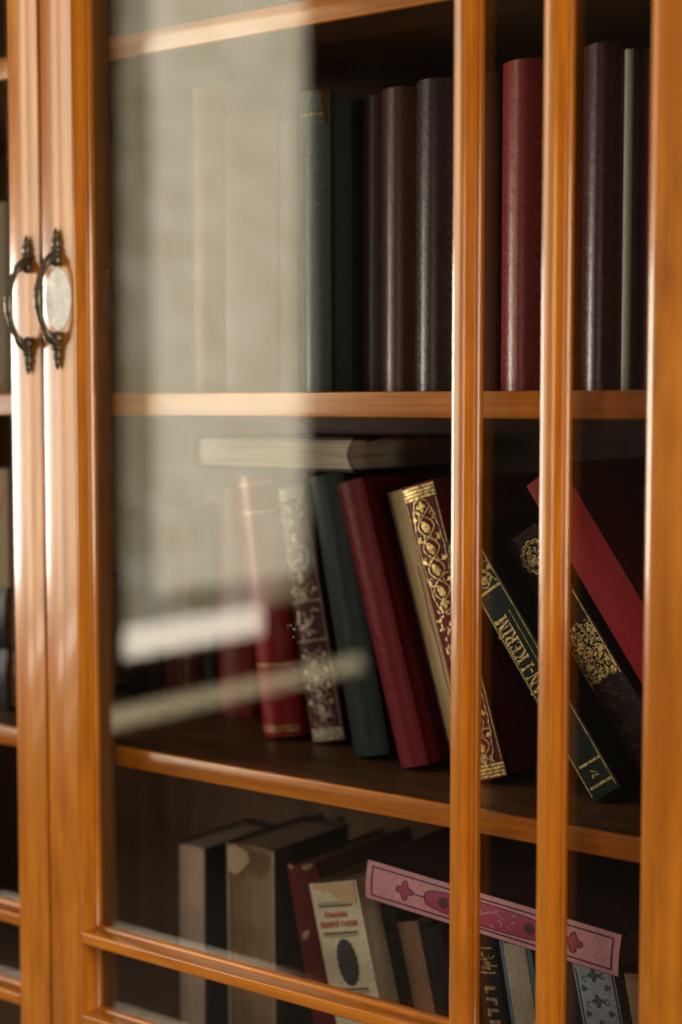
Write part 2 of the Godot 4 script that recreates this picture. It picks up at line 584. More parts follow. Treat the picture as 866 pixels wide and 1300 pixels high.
func make_bookcase() -> void:
	var b := thing("bookcase", "orange brown varnished wooden bookcase with glazed double doors", "bookcase")
	var W: Material = M.wood
	var D: Material = M.dark_wood
	# carcass
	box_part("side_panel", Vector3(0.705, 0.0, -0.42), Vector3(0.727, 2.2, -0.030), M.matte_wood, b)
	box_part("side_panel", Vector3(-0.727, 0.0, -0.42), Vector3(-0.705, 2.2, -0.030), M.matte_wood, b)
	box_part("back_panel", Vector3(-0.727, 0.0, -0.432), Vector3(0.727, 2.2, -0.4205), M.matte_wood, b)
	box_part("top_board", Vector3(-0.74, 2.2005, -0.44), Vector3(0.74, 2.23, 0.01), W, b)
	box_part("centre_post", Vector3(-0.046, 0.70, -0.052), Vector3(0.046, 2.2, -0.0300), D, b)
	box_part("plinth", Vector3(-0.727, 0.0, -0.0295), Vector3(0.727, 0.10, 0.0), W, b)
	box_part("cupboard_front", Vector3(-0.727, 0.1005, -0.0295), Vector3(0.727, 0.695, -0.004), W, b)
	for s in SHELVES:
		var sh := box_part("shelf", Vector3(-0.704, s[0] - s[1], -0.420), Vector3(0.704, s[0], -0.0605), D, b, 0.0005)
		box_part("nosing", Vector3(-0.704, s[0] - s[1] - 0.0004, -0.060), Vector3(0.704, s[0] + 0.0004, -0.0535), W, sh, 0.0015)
	# right-hand door, its margin bars on the hinge side
	var d := Node3D.new()
	d.name = "door"
	b.add_child(d, true)
	upright("stile", stile_outline(0.0012, 0.0464, false, true, 0.0022, 0.0014), DOOR_BOTTOM, TOP, d)
	upright("stile", stile_outline(0.6539, 0.7200, true, false, 0.0075, 0.003), DOOR_BOTTOM, TOP, d)
	upright("glazing_bar", stile_outline(0.4815, 0.4940, true, true, 0.0026, 0.0012, 9.0), DOOR_BOTTOM + 0.05, TOP - 0.05, d)
	upright("glazing_bar", stile_outline(0.5642, 0.5768, true, true, 0.0026, 0.0012, 9.0), DOOR_BOTTOM + 0.05, TOP - 0.05, d)
	crossbar("rail", TOP - 0.05, TOP, 0.0466, 0.6537, false, true, 0.0014, d)
	crossbar("rail", DOOR_BOTTOM, DOOR_BOTTOM + 0.05, 0.0466, 0.6537, true, false, 0.0014, d)
	for y in [BAR_1, BAR_2]:
		crossbar("glazing_bar", y, y + 0.0120, 0.0466, 0.4813, true, true, 0.0018, d)
		crossbar("glazing_bar", y, y + 0.0120, 0.4942, 0.5640, true, true, 0.0018, d)
		crossbar("glazing_bar", y, y + 0.0120, 0.5770, 0.6537, true, true, 0.0018, d)
	var xs := [[0.0470, 0.4810], [0.4945, 0.5637], [0.5773, 0.6534]]
	var ys := [[BAR_1 + 0.0124, TOP - 0.0504], [BAR_2 + 0.0124, BAR_1 - 0.0004], [DOOR_BOTTOM + 0.0504, BAR_2 - 0.0004]]
	for cx in xs:
		for cy in ys:
			pane(cx[0], cx[1], cy[0], cy[1], d)
	var smear := plain(Color(0.75, 0.72, 0.64), 0.9)
	smear.transparency = BaseMaterial3D.TRANSPARENCY_ALPHA
	smear.albedo_color.a = 0.16
	var dust := mb()
	var dr := RandomNumberGenerator.new()
	dr.seed = 19
	for i in 150:
		var p := Vector2(dr.randf_range(0.05, 0.48), dr.randf_range(0.93, 1.85))
		var big := i < 46
		if big:
			var spots := [Vector2(0.078, 1.600), Vector2(0.066, 1.512), Vector2(0.078, 1.408), Vector2(0.086, 1.35), Vector2(0.30, 1.25)]
			p = spots[i % 5] + Vector2(dr.randfn(0.0, 0.006), dr.randfn(0.0, 0.012))
		var sz := dr.randf_range(0.0006, 0.0022) if big else dr.randf_range(0.0002, 0.0006)
		var pts := leaf(p, sz, sz * dr.randf_range(0.25, 0.8), dr.randf() * PI)
		for k in pts.size():
			var k2 := (k + 1) % pts.size()
			tri(dust, [Vector3(p.x, p.y, -0.0213), Vector3(pts[k].x, pts[k].y, -0.0213), Vector3(pts[k2].x, pts[k2].y, -0.0213)], [Vector3(0, 0, 1), Vector3(0, 0, 1), Vector3(0, 0, 1)], [p, pts[k], pts[k2]])
	var dm := part("dust_and_finger_marks", dust, smear, d)
	dm.set_meta("kind", "stuff")
	make_handle(Vector3(0.0245, 1.5525, 0.0), d)
	ellipse_plate("added_oval", Vector3(0.0240, 1.5525, 0.0001), 0.0180, 0.0300, 0.0006, M.added_oval, d)  # added white plate, the bright gloss behind the handle put into its colour
	# left-hand door
	var e := Node3D.new()
	e.name = "door"
	b.add_child(e, true)
	upright("stile", stile_outline(-0.0454, -0.0008, true, false, 0.0014, 0.0022), DOOR_BOTTOM, TOP, e)
	upright("stile", stile_outline(-0.7200, -0.6539, false, true, 0.003, 0.0075), DOOR_BOTTOM, TOP, e)
	crossbar("rail", TOP - 0.05, TOP, -0.6537, -0.0456, false, true, 0.0014, e)
	crossbar("rail", DOOR_BOTTOM, DOOR_BOTTOM + 0.05, -0.6537, -0.0456, true, false, 0.0014, e)
	for y in [BAR_1, BAR_2]:
		crossbar("glazing_bar", y, y + 0.0120, -0.6537, -0.0456, true, true, 0.0018, e)
	for cy in ys:
		pane(-0.6534, -0.0460, cy[0], cy[1], e)
	make_handle(Vector3(-0.0175, 1.5480, 0.0), e)

# ------------------------------------------------------------------ books
# A book stands on its base with its spine to the front: x 0..w, y 0..h, z from the spine back to -d.
class Tome:
	var node: Node3D
	var w: float
	var h: float
	var d: float
	var bulge: float
	func z(x: float) -> float:
		var t := (x - w / 2) / (w / 2)
		return bulge * (1.0 - t * t)

func cover_outline(w: float, d: float, bulge: float, th: float, groove: float) -> Array:
	var outer := [Vector2(0, -d), Vector2(0, -0.0125), Vector2(groove, -0.0095), Vector2(groove, -0.0070), Vector2(0, -0.0045)]
	for i in 15:
		var x := w * i / 14.0
		var t := (x - w / 2) / (w / 2)
		outer.append(Vector2(x, bulge * (1.0 - t * t)))
	outer.append_array([Vector2(w, -0.0045), Vector2(w - groove, -0.0070), Vector2(w - groove, -0.0095), Vector2(w, -0.0125), Vector2(w, -d)])
	var inner := [Vector2(w - th, -d), Vector2(w - th, -0.0125)]
	for i in 9:
		var x := w - th - groove - (w - 2 * th - 2 * groove) * i / 8.0
		var t := (x - w / 2) / (w / 2)
		inner.append(Vector2(x, bulge * (1.0 - t * t) - th))
	inner.append_array([Vector2(th, -0.0125), Vector2(th, -d)])
	outer.append_array(inner)
	return outer

func tome(called: String, label: String, base: Vector3, lean: float, w: float, h: float, d: float, cover: Material, page: Material, o := {}) -> Tome:
	var t := Tome.new()
	t.w = w
	t.h = h
	t.d = d
	t.bulge = o.get("bulge", 0.005)
	var lift := 0.0
	if lean < 0.0 and lean > -60.0:
		lift = w * sin(deg_to_rad(-lean))
	t.node = thing(called, label, "book", base + Vector3(0, lift, 0), o.get("group", ""))
	t.node.rotation = Vector3(0, deg_to_rad(o.get("yaw", 0.0)), deg_to_rad(lean))
	var th: float = o.get("board", 0.0026)
	var back: bool = o.get("fore_edge_out", false)
	var A := Vector3(-1, 0, 0) if back else Vector3(1, 0, 0)
	var B := Vector3(0, 0, -1) if back else Vector3(0, 0, 1)
	var org := Vector3(w, 0, -d) if back else Vector3.ZERO
	var st := mb()
	extrude(st, cover_outline(w, d, t.bulge, th, o.get("groove", 0.0012)), org, A, B, Vector3(0, h, 0))
	part("cover", st, cover, t.node)
	var sq: float = o.get("square", 0.0035)
	var x0 := th + 0.0002
	var x1 := w - th - 0.0002
	var pp := [Vector2(x0, -0.010)]
	var hollow: float = o.get("hollow", 0.004)
	for i in 9:
		var u := i / 8.0
		pp.append(Vector2(lerpf(x0, x1, u), -d + sq + hollow * (1.0 - pow(2.0 * u - 1.0, 2))))
	pp.append(Vector2(x1, -0.010))
	st = mb()
	extrude(st, pp, org + Vector3(0, sq, 0), A, B, Vector3(0, h - 2 * sq, 0), true, rng.randf())
	part("page_block", st, page, t.node)
	return t

# base point of a leaning book from the top left corner of its spine
func base_of(tl: Vector2, lean: float, shelf: float, z: float) -> Vector3:
	var a := deg_to_rad(lean)
	return Vector3(tl.x + (tl.y - shelf) * tan(a), shelf, z)

func length_of(tl: Vector2, lean: float, shelf: float) -> float:
	return (tl.y - shelf) / cos(deg_to_rad(lean))

# ---- foil and print, laid on the spine as thin raised shapes
const FOIL := 0.00035

func strip(st: SurfaceTool, t: Tome, pts: Array, wid: float) -> void:
	var n := pts.size()
	var L := []
	var R := []
	for i in n:
		var dir: Vector2 = (pts[mini(i + 1, n - 1)] - pts[maxi(i - 1, 0)]).normalized()
		var s := Vector2(-dir.y, dir.x) * wid / 2
		L.append(pts[i] + s)
		R.append(pts[i] - s)
	for i in n - 1:
		foil_quad(st, t, [L[i], R[i], R[i + 1], L[i + 1]])

func foil_point(t: Tome, p: Vector2, up: float) -> Vector3:
	var x := clampf(p.x, 0.0004, t.w - 0.0004)
	return Vector3(x, clampf(p.y, 0.0003, t.h - 0.0003), t.z(x) + up)

func foil_normal(t: Tome, p: Vector2) -> Vector3:
	var s := -2.0 * t.bulge * (p.x - t.w / 2) / pow(t.w / 2, 2)
	return Vector3(-s, 0, 1).normalized()

func foil_quad(st: SurfaceTool, t: Tome, c: Array) -> void:
	var P := []
	var N := []
	var U := []
	for p in c:
		P.append(foil_point(t, p, FOIL))
		N.append(foil_normal(t, p))
		U.append(p)
	quad(st, P, N, U)
	for i in c.size():
		var j := (i + 1) % c.size()
		var a := foil_point(t, c[i], -0.0001)
		var b := foil_point(t, c[j], -0.0001)
		var e: Vector2 = (c[j] - c[i]).normalized()
		var n := Vector3(e.y, -e.x, 0)
		quad(st, [P[i], P[j], b, a], [n, n, n, n], [Vector2.ZERO, Vector2.ZERO, Vector2.ZERO, Vector2.ZERO])

func patch(st: SurfaceTool, t: Tome, outline: Array) -> void:
	var c := Vector2.ZERO
	for p in outline:
		c += p
	c /= outline.size()
	for i in outline.size():
		var a: Vector2 = outline[i]
		var b: Vector2 = outline[(i + 1) % outline.size()]
		tri(st, [foil_point(t, c, FOIL), foil_point(t, a, FOIL), foil_point(t, b, FOIL)], [foil_normal(t, c), foil_normal(t, a), foil_normal(t, b)], [c, a, b])

func band(st: SurfaceTool, t: Tome, y0: float, y1: float, x0 := 0.0006, x1 := -1.0) -> void:
	var e := t.w - 0.0006 if x1 < 0.0 else x1
	for i in 10:
		var a := lerpf(x0, e, i / 10.0)
		var b := lerpf(x0, e, (i + 1) / 10.0)
		foil_quad(st, t, [Vector2(a, y0), Vector2(b, y0), Vector2(b, y1), Vector2(a, y1)])

func circle_pts(c: Vector2, r: float, n := 24, lobes := 0, depth := 0.0) -> Array:
	var o := []
	for i in n + 1:
		var a := TAU * i / n
		var rr := r * (1.0 + depth * cos(lobes * a))
		o.append(c + Vector2(cos(a), sin(a)) * rr)
	return o

func leaf(c: Vector2, l: float, w: float, ang: float) -> Array:
	var o := []
	for i in 12:
		var a := TAU * i / 12
		var p := Vector2(cos(a) * l, sin(a) * w * (1.0 - 0.35 * cos(a)))
		o.append(c + p.rotated(ang))
	return o

func curl(c: Vector2, r: float, a0: float, turns: float) -> Array:
	var o := []
	for i in 12:
		var u := i / 11.0
		o.append(c + Vector2(cos(a0 + TAU * turns * u), sin(a0 + TAU * turns * u)) * r * (1.0 - 0.75 * u))
	return o

# a winding vine with leaves and curls between heights y0 and y1
func vine(st: SurfaceTool, t: Tome, y0: float, y1: float, amp: float, period: float, wid: float) -> void:
	var cx := t.w / 2
	for s in [-1.0, 1.0]:
		var pts := []
		var n := int((y1 - y0) / 0.0016)
		for i in n + 1:
			var y := lerpf(y0, y1, float(i) / n)
			pts.append(Vector2(cx + s * amp * sin(PI * (y - y0) / period), y))
		strip(st, t, pts, wid)
	var k := 0
	var y := y0 + period * 0.5
	while y < y1:
		patch(st, t, leaf(Vector2(cx - 0.0006, y), period * 0.30, amp * 0.42, PI / 2 + 0.5))
		patch(st, t, leaf(Vector2(cx + 0.002, y - period * 0.16), period * 0.18, amp * 0.24, PI / 2 - 0.7))
		for s in [-1.0, 1.0]:
			patch(st, t, circle_pts(Vector2(cx + s * amp * 1.25, y + period * 0.42), amp * 0.26, 9, 5, 0.18))
			strip(st, t, curl(Vector2(cx + s * amp * 0.95, y + period * 0.5), amp * 0.6, 0.8 * s + k, 0.9 * s), wid * 0.8)
		y += period
		k += 1

func script_strokes(st: SurfaceTool, t: Tome, c: Vector2, sx: float, sy: float, n: int, wid: float, r: RandomNumberGenerator) -> void:
	for i in n:
		var p := c + Vector2(r.randf_range(-sx, sx), r.randf_range(-sy, sy))
		var pts := []
		var a := r.randf() * TAU
		var bend := r.randf_range(-2.6, 2.6)
		var L := r.randf_range(0.4, 0.9) * sx
		for k in 9:
			var u := k / 8.0
			pts.append(p)
			p += Vector2(cos(a + bend * u), sin(a + bend * u)) * L / 8.0
		strip(st, t, pts, wid * r.randf_range(0.7, 1.4))

func frame_lines(st: SurfaceTool, t: Tome, inset: float, y0: float, y1: float, wid: float) -> void:
	for x in [inset, t.w - inset]:
		strip(st, t, [Vector2(x, y0), Vector2(x, (y0 + y1) / 2), Vector2(x, y1)], wid)

func lettering(called: String, text: String, size: float, at: Vector3, turn: float, squeeze: float, m: Material, parent: Node, serif := true, depth := 0.0004) -> void:
	var f := SystemFont.new()
	f.font_names = PackedStringArray(["Droid Serif" if serif else "Droid Sans"])
	f.font_weight = 700
	var tm := TextMesh.new()
	tm.font = f
	tm.text = text
	tm.font_size = 32
	tm.pixel_size = size / 32.0
	tm.depth = depth
	tm.curve_step = 1.0
	tm.material = m
	var o := MeshInstance3D.new()
	o.name = called
	o.mesh = tm
	parent.add_child(o, true)
	o.position = at
	o.rotation.z = turn
	o.scale = Vector3(squeeze, 1, 1)

func make_upper_books() -> void:
	var S := 1.4604
	var G := "upright books on the upper shelf"
	var red_old := leather(Color(0.30, 0.10, 0.055), 0.5)
	var t := tome("book", "dull red brown book behind the glare, leftmost on the upper shelf", Vector3(0.078, S, -0.14), 0.0, 0.041, 0.313, 0.22, red_old, M.pages, {"group": G})
	t = tome("book", "wide tan book with a lower top behind the glare on upper shelf", Vector3(0.1215, S, -0.14), 0.0, 0.067, 0.280, 0.22, leather(Color(0.26, 0.13, 0.075), 0.5), M.pages, {"group": G})
	t = tome("book", "slim brown book with raised spine bands left of the green one", Vector3(0.2005, S, -0.13), 0.0, 0.0235, 0.263, 0.20, leather(Color(0.24, 0.13, 0.085), 0.5), M.pages, {"group": G})
	var st := mb()
	var bm := leather(Color(0.14, 0.07, 0.05), 0.5)
	for y in [0.040, 0.192, 0.232]:
		st = mb()
		band(st, t, y, y + 0.0025)
		part("spine_band", st, bm, t.node)
	# green book with rubbed gold
	t = tome("book", "dark green book with rubbed gold flecks and a torn spine top", Vector3(0.2385, S, -0.115), 0.4, 0.0360, 0.285, 0.21, leather(Color(0.150, 0.215, 0.195), 0.34, 0.018, 0.46), M.pages, {"bulge": 0.008, "group": G})
	st = mb()
	band(st, t, 0.2620, 0.2640)
	for i in 90:
		var y := 0.283 - 0.12 * pow(rng.randf(), 1.8)
		var p := Vector2(0.018 + rng.randf_range(-0.013, 0.013), y)
		patch(st, t, leaf(p, rng.randf_range(0.0004, 0.0014), rng.randf_range(0.0002, 0.0005), rng.randf() * TAU))
	for i in 26:
		patch(st, t, leaf(Vector2(0.007 + rng.randf() * 0.022, rng.randf_range(0.01, 0.16)), rng.randf_range(0.0004, 0.0012), 0.0003, rng.randf() * TAU))
	part("gold_flecks", st, M.dull_gold, t.node)
	st = mb()
	patch(st, t, [Vector2(0.0285, 0.2848), Vector2(0.0352, 0.2848), Vector2(0.0350, 0.258), Vector2(0.0330, 0.250), Vector2(0.0318, 0.262), Vector2(0.0300, 0.268)])
	part("torn_spine_edge", st, leather(Color(0.20, 0.09, 0.05), 0.8), t.node)
	t = tome("book", "nearly black slim book pushed back beside the dark green one", Vector3(0.2765, S, -0.165), 0.0, 0.016, 0.272, 0.19, leather(Color(0.014, 0.012, 0.012), 0.45), M.pages, {"group": G})
	t = tome("book", "dark umber book pushed back, in shade right of the black one", Vector3(0.2940, S, -0.140), 0.0, 0.0325, 0.279, 0.21, leather(Color(0.050, 0.022, 0.018), 0.42), M.pages, {"bulge": 0.006, "group": G})
	t = tome("book", "red brown leather book left of the grey brown one, upper shelf", Vector3(0.3285, S, -0.122), 0.1, 0.0380, 0.279, 0.21, leather(Color(0.105, 0.036, 0.026), 0.34, 0.018, 0.46), M.pages, {"bulge": 0.009, "group": G})
	t = tome("book", "dark grey brown leather book just left of the first glazing bar", Vector3(0.3685, S, -0.118), -0.1, 0.0385, 0.281, 0.21, leather(Color(0.062, 0.034, 0.034), 0.32, 0.018, 0.46), M.pages, {"bulge": 0.009, "group": G})
	t = tome("book", "dark plum book mostly behind the first glazing bar, upper shelf", Vector3(0.4090, S, -0.135), 0.0, 0.0365, 0.284, 0.21, leather(Color(0.085, 0.022, 0.030), 0.4), M.pages, {"bulge": 0.006, "group": G})
	t = tome("book", "bright red leather book between the two vertical glazing bars, upper shelf", Vector3(0.4600, S, -0.118), 0.0, 0.0450, 0.286, 0.21, leather(Color(0.36, 0.034, 0.036), 0.30, 0.018, 0.46), M.pages, {"bulge": 0.011, "group": G})
	t = tome("book", "dark maroon book right of the second glazing bar, upper shelf", Vector3(0.5390, S, -0.118), 0.0, 0.0390, 0.290, 0.21, leather(Color(0.095, 0.026, 0.034), 0.30, 0.018, 0.46), M.pages, {"bulge": 0.011, "group": G})
	t = tome("book", "very thin pale greenish booklet between two dark red books", Vector3(0.5800, S, -0.112), 0.0, 0.0075, 0.282, 0.20, leather(Color(0.62, 0.64, 0.46), 0.5), M.pages, {"bulge": 0.001, "board": 0.001, "groove": 0.0, "group": G})
	t = tome("book", "wine red book cut by the right door stile, upper shelf", Vector3(0.5890, S, -0.122), 0.0, 0.0380, 0.282, 0.21, leather(Color(0.14, 0.022, 0.028), 0.42), M.pages, {"bulge": 0.005, "group": G})

func ornate(t: Tome, gold: Material, medallion: bool, r: RandomNumberGenerator) -> void:
	var h := t.h
	var st := mb()
	for k in 4:
		band(st, t, h - 0.0045 - 0.0033 * k, h - 0.0021 - 0.0033 * k)
		band(st, t, 0.0015 + 0.0033 * k, 0.0039 + 0.0033 * k)
	frame_lines(st, t, 0.0016, 0.016, h - 0.016, 0.0007)
	part("gold_bands", st, gold, t.node)
	st = mb()
	var cx := t.w / 2
	var a := t.w * 0.30
	if medallion:
		vine(st, t, h * 0.84, h - 0.018, a * 0.9, 0.013, 0.0008)
		strip(st, t, circle_pts(Vector2(cx, h * 0.72), t.w * 0.33, 28), 0.0011)
		strip(st, t, circle_pts(Vector2(cx, h * 0.72), t.w * 0.27, 28), 0.0006)
		script_strokes(st, t, Vector2(cx, h * 0.72), t.w * 0.16, t.w * 0.16, 10, 0.0010, r)
		patch(st, t, leaf(Vector2(cx, h * 0.80), 0.006, 0.0035, PI / 2))
		patch(st, t, leaf(Vector2(cx, h * 0.64), 0.006, 0.0035, PI / 2))
		vine(st, t, h * 0.55, h * 0.615, a * 0.9, 0.012, 0.0008)
		band(st, t, h * 0.545, h * 0.550)
		script_strokes(st, t, Vector2(cx, h * 0.47), t.w * 0.28, h * 0.055, 26, 0.0015, r)
		band(st, t, h * 0.392, h * 0.397)
		vine(st, t, 0.10 * h, 0.37 * h, a * 0.85, 0.016, 0.0008)
		script_strokes(st, t, Vector2(cx, 0.075 * h), t.w * 0.3, 0.010, 20, 0.0010, r)
	else:
		for s in [0.0, 1.0]:
			var lo := h * 0.60 if s > 0.5 else h * 0.075
			var hi := h * 0.915 if s > 0.5 else h * 0.385
			vine(st, t, lo, hi, a * 0.80, 0.0205, 0.0010)
			# scalloped cartouche round the vine
			for q in [-1.0, 1.0]:
				var pts := []
				for i in 33:
					var u := i / 32.0
					var e := pow(sin(PI * clampf(u, 0.0, 1.0)), 0.28)
					pts.append(Vector2(cx + q * t.w * (0.40 * e - 0.03 * absf(sin(u * PI * 7.0))), lerpf(lo - 0.010, hi + 0.010, u)))
				strip(st, t, pts, 0.0008)
			patch(st, t, circle_pts(Vector2(cx, hi + 0.002), 0.0044, 16, 4, 0.28))
			patch(st, t, circle_pts(Vector2(cx, lo - 0.002), 0.0044, 16, 4, 0.28))
		script_strokes(st, t, Vector2(cx, h * 0.49), t.w * 0.27, h * 0.075, 34, 0.0016, r)
	part("gold_ornament", st, gold, t.node)

func make_middle_books() -> void:
	var S := 1.0989
	var r := RandomNumberGenerator.new()
	r.seed = 77
	var G := "books leaning on the middle shelf"
	var GB := "dim upright books at the back left of the middle shelf"
	# dim books far left, set back
	tome("book", "black book at the back, leftmost behind the mirrored streak", Vector3(-0.1424, S, -0.265), 0.0, 0.054, 0.231, 0.14, leather(Color(0.014, 0.012, 0.012)), M.pages, {"group": GB})
	var t := tome("book", "dim maroon book at the back left of middle shelf", Vector3(-0.0834, S, -0.265), 0.0, 0.052, 0.233, 0.14, leather(Color(0.14, 0.020, 0.018)), M.pages, {"group": GB})
	var st := mb()
	frame_lines(st, t, 0.012, 0.02, 0.21, 0.001)
	part("gold_lines", st, M.dull_gold, t.node)
	tome("book", "thin black book between two dim red ones at the back", Vector3(-0.0277, S, -0.265), 0.0, 0.035, 0.226, 0.14, leather(Color(0.018, 0.012, 0.012)), M.pages, {"group": GB})
	tome("book", "dim crimson book at the back, beside the bright red leaning one", Vector3(0.0200, S, -0.245), 0.0, 0.048, 0.256, 0.15, leather(Color(0.24, 0.020, 0.018)), M.pages, {"group": GB})
	# leaning row
	var b := base_of(Vector2(0.100, 1.371), 8.0, S, -0.18)
	t = tome("book", "bright red leaning book with thin gold lines on its spine", b, 8.0, 0.0500, 0.275, 0.17, leather(Color(0.36, 0.012, 0.012), 0.34), M.pages, {"bulge": 0.008, "group": G})
	st = mb()
	for y in [0.006, 0.010, 0.075, 0.235, 0.265]:
		st = mb()
		band(st, t, y, y + 0.0014)
		part("gold_band", st, M.dull_gold, t.node)
	b = base_of(Vector2(0.146, 1.360), 11.5, S, -0.185)
	t = tome("book", "maroon leaning book with pale gold vine and round medallion", b, 11.5, 0.0416, 0.266, 0.17, leather(Color(0.115, 0.016, 0.018), 0.36), M.pages, {"bulge": 0.004, "group": G})
	ornate(t, M.pale_gold, true, r)
	b = base_of(Vector2(0.215, 1.3745), 11.6, S, -0.158)
	t = tome("book", "plain dark teal leaning book left of the burgundy one", b, 11.6, 0.0428, 0.2815, 0.20, leather(Color(0.040, 0.068, 0.066), 0.36, 0.03), M.pages, {"bulge": 0.006, "group": G})
	b = base_of(Vector2(0.261, 1.369), 16.0, S, -0.142)
	t = tome("book", "plain burgundy leaning book between the teal book and cream pages", b, 16.0, 0.0320, 0.282, 0.21, leather(Color(0.27, 0.022, 0.036), 0.34, 0.03), M.pages, {"bulge": 0.004, "group": G})
	b = base_of(Vector2(0.315, 1.364), 16.6, S, -0.150)
	t = tome("book", "dark book turned round so its cream page edges show", b, 16.6, 0.0240, 0.277, 0.19, leather(Color(0.05, 0.012, 0.012)), pages(Color(0.90, 0.72, 0.42)), {"board": 0.0014, "fore_edge_out": true, "square": 0.001, "hollow": 0.003, "bulge": 0.003, "group": G})
	st = mb()
	var rib := []
	for i in 20:
		var u := i / 19.0
		rib.append(Vector3(0.0150 + 0.0035 * u * u + 0.0004 * sin(u * 19.0), lerpf(0.20, 0.01, u), 0.0006))
	tube(st, rib, Array(range(20)).map(func(_k): return 0.0006), 6)
	part("red_ribbon", st, plain(Color(0.40, 0.03, 0.02), 0.6), t.node)
	b = base_of(Vector2(0.3405, 1.368), 17.0, S, -0.138)
	t = tome("book", "burgundy leaning book with bright gold arabesques beside cream pages", b, 17.0, 0.0370, 0.282, 0.21, leather(Color(0.20, 0.020, 0.028), 0.34), M.pages, {"bulge": 0.0035, "group": G})
	ornate(t, M.gold, false, r)
	lettering("lettering", "AYFA", 0.0085, Vector3(t.w / 2, 0.0185, t.bulge + 0.0004), 0.0, 0.9, M.gold, t.node)
	# the green book with the gold title
	b = base_of(Vector2(0.391, 1.321), 35.0, S, -0.135)
	t = tome("book", "blackish green leaning book with the gold title lettering", b, 35.0, 0.0320, 0.270, 0.20, leather(Color(0.017, 0.030, 0.026), 0.34), M.pages, {"bulge": 0.0012, "group": G})
	st = mb()
	var h := t.h
	var cx := t.w / 2
	frame_lines(st, t, 0.0022, 0.004, h - 0.004, 0.0009)
	band(st, t, h - 0.0620, h - 0.0595, 0.0022, t.w - 0.0022)
	band(st, t, h - 0.0060, h - 0.0040, 0.0022, t.w - 0.0022)
	strip(st, t, [Vector2(0.0238, h - 0.086), Vector2(0.0238, h - 0.12), Vector2(0.0238, h - 0.165)], 0.0007)
	part("gold_lines", st, M.dull_gold, t.node)
	st = mb()
	vine(st, t, h - 0.058, h - 0.008, 0.0095, 0.017, 0.0011)
	for q in 10:
		strip(st, t, curl(Vector2(cx + r.randf_range(-0.011, 0.011), h - r.randf_range(0.010, 0.056)), 0.0035, r.randf() * TAU, 0.9), 0.0008)
	strip(st, t, [Vector2(0.004, h - 0.057), Vector2(cx, h - 0.033), Vector2(t.w - 0.004, h - 0.057)], 0.0012)
	part("gold_ornament", st, M.dull_gold, t.node)
	lettering("lettering", "KUR'ÂN-I KERÎM", 0.0190, Vector3(0.0120, h - 0.1430, t.bulge + 0.0003), PI / 2, 0.70, M.gold, t.node)
	st = mb()
	for y in [0.030, 0.0095]:
		band(st, t, y, y + 0.0024, 0.005, t.w - 0.003)
	script_strokes(st, t, Vector2(cx + 0.002, 0.0210), 0.004, 0.003, 9, 0.0009, r)
	part("gold_emblem", st, M.dull_gold, t.node)
	b = base_of(Vector2(0.442, 1.321), 34.9, S, -0.160)
	t = tome("book", "dark maroon leaning book with gold rosette under the red one", b, 34.9, 0.0367, 0.270, 0.20, leather(Color(0.038, 0.013, 0.018), 0.34), M.pages, {"bulge": 0.0012, "group": G})
	h = t.h
	st = mb()
	var c := Vector2(t.w / 2 + 0.002, h - 0.026)
	strip(st, t, circle_pts(c, 0.0150, 60, 12, 0.07), 0.0010)
	strip(st, t, circle_pts(c, 0.0128, 48, 12, 0.05), 0.0006)
	for i in 46:
		var a := r.randf() * TAU
		strip(st, t, curl(c + Vector2(cos(a), sin(a)) * 0.0105 * sqrt(r.randf()), r.randf_range(0.0012, 0.0026), r.randf() * TAU, r.randf_range(0.5, 0.9)), 0.0006)
	part("gold_rosette", st, M.gold, t.node)
	st = mb()
	for i in 330:
		var p := Vector2(r.randf_range(0.003, t.w - 0.003), r.randf_range(0.118, 0.172))
		strip(st, t, curl(p, r.randf_range(0.0010, 0.0024), r.randf() * TAU, r.randf_range(0.4, 0.8)), 0.0009)
	strip(st, t, [Vector2(t.w - 0.0022, 0.115), Vector2(t.w - 0.0022, 0.15), Vector2(t.w - 0.0022, 0.20)], 0.0009)
	strip(st, t, [Vector2(0.0022, 0.115), Vector2(0.0022, 0.15), Vector2(0.0022, 0.20)], 0.0009)
	part("gold_ornament", st, M.gold, t.node)
	st = mb()
	for i in 60:
		strip(st, t, curl(Vector2(r.randf_range(0.004, t.w - 0.004), r.randf_range(0.03, 0.112)), r.randf_range(0.001, 0.002), r.randf() * TAU, 0.7), 0.0007)
	part("worn_ornament", st, plain(Color(0.07, 0.055, 0.03), 0.5, 0.3), t.node)
	b = base_of(Vector2(0.460, 1.374), 34.6, S, -0.165)
	t = tome("book", "plain vivid red book leaning at the far right", b, 34.6, 0.0405, 0.334, 0.22, leather(Color(0.44, 0.008, 0.016), 0.46), M.pages, {"bulge": 0.002, "group": G})
	make_lying_book()

